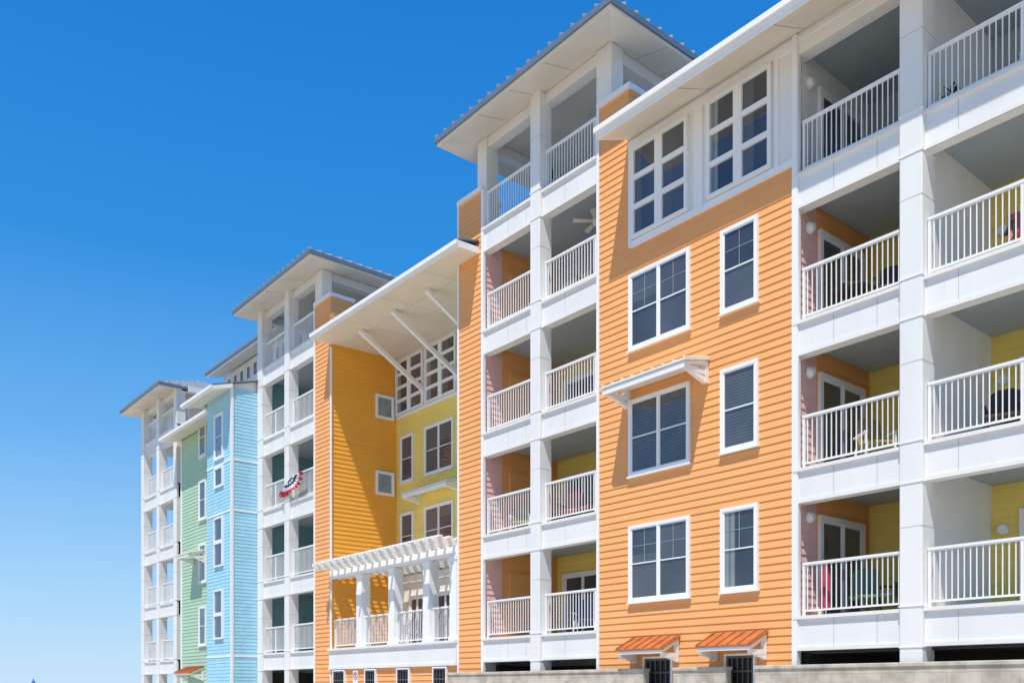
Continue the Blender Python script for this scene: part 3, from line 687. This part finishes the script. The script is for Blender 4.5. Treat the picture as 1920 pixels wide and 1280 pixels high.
me = bpy.data.meshes.new_from_object(tmp.evaluated_get(bpy.context.evaluated_depsgraph_get())); bpy.data.objects.remove(tmp)
lo = bpy.data.objects.new('letter_p', me); COL.objects.link(lo); lo.parent = sg; me.materials.clear(); me.materials.append(M['black'])
lo.location = (0,-.036,.40+ZC); lo.rotation_euler = (math.pi/2,0,0)
# beach umbrella far left
ux, uy = 67*(-S-C*.531), 67*(C-S*.531)
bu2 = thing('beach_umbrella', (ux,uy,0), 'blue beach umbrella far beyond the left end of the building', 'umbrella')
mb = MB(); mb.cyl((0,0,0),(0,0,2.25),.025,.02); mb.build('pole', M['trim'], bu2, raw=True)
mb = MB(); mb.cyl((0,0,1.6),(0,0,2.25),.35,.04,10); mb.cyl((0,0,2.25),(0,0,2.38),.03,.01,8); mb.build('canopy', M['umb'], bu2, raw=True)
# ================================================================ ground
def struct(o): o['kind'] = 'structure'; return o
mb = MB(); mb.add([(-3000,-3000,0),(3000,-3000,0),(3000,3000,0),(-3000,3000,0)],[(0,1,2,3)]); struct(mb.build('ground', M['sand'], raw=True))
mb = MB(); mb.add([(-120,-7,.004),(60,-7,.004),(60,-1.5,.004),(-120,-1.5,.004)],[(0,1,2,3)]); struct(mb.build('road', M['asphalt'], raw=True))
mb = MB(); mb.box(-60,10,-1.5,14.3,-.1,.13); struct(mb.build('pavement', M['pave'], raw=True))
# ================================================================ light, sky, camera
v = Vector((.55,-1,2.36)).normalized()
sun = bpy.data.lights.new('sun', 'SUN'); sun.energy = 5.0; sun.angle = math.radians(.5); sun.color = (1,.95,.86)
so = bpy.data.objects.new('sun', sun); COL.objects.link(so); so.rotation_euler = v.to_track_quat('Z','Y').to_euler(); so.location = (20,-20,60)
w = bpy.data.worlds.new('World'); sc.world = w; w.use_nodes = True; N = w.node_tree.nodes; L = w.node_tree.links
sk = N.new('ShaderNodeTexSky'); sk.sky_type = 'NISHITA'; sk.sun_disc = False; sk.sun_elevation = math.asin(v.z); sk.sun_rotation = math.atan2(v.x, v.y)
sk.air_density = 1.0; sk.dust_density = .4; sk.ozone_density = 2.5
tc = N.new('ShaderNodeTexCoord'); sp = N.new('ShaderNodeSeparateXYZ'); L.new(tc.outputs['Generated'], sp.inputs[0])
cr = N.new('ShaderNodeValToRGB'); L.new(sp.outputs[2], cr.inputs[0])
els = [(0,(.54,.76,.95)),(.10,(.37,.65,.95)),(.25,(.14,.44,.89)),(.42,(.02,.27,.75)),(.62,(.004,.20,.66)),(1,(.02,.18,.58))]
cr.color_ramp.elements[0].position = 0; cr.color_ramp.elements[1].position = 1
for p_, c_ in els[1:-1]: cr.color_ramp.elements.new(p_)
for e, (p_, c_) in zip(cr.color_ramp.elements, els): e.position = p_; e.color = (*c_,1)
sc1 = N.new('ShaderNodeMix'); sc1.data_type = 'RGBA'; sc1.blend_type = 'MULTIPLY'; sc1.inputs[0].default_value = 1; sc1.clamp_result = False
sc1.inputs[7].default_value = (8.3,8.3,8.3,1); L.new(cr.outputs[0], sc1.inputs[6])
mx = N.new('ShaderNodeMix'); mx.data_type = 'RGBA'; mx.inputs[0].default_value = .9; L.new(sk.outputs[0], mx.inputs[6]); L.new(sc1.outputs[2], mx.inputs[7])
L.new(mx.outputs[2], N['Background'].inputs[0]); N['Background'].inputs[1].default_value = .125
cam = bpy.data.cameras.new('camera'); cam.lens = F/1920*36; cam.sensor_width = 36; cam.shift_y = 650/1920; cam.clip_end = 6000; cam.clip_start = .1
co = bpy.data.objects.new('camera', cam); COL.objects.link(co); co.location = (0,0,ZC); co.rotation_euler = (math.pi/2,0,AZ)
sc.camera = co
sc.view_settings.view_transform = 'Standard'; sc.view_settings.look = 'None'; sc.view_settings.exposure = 0
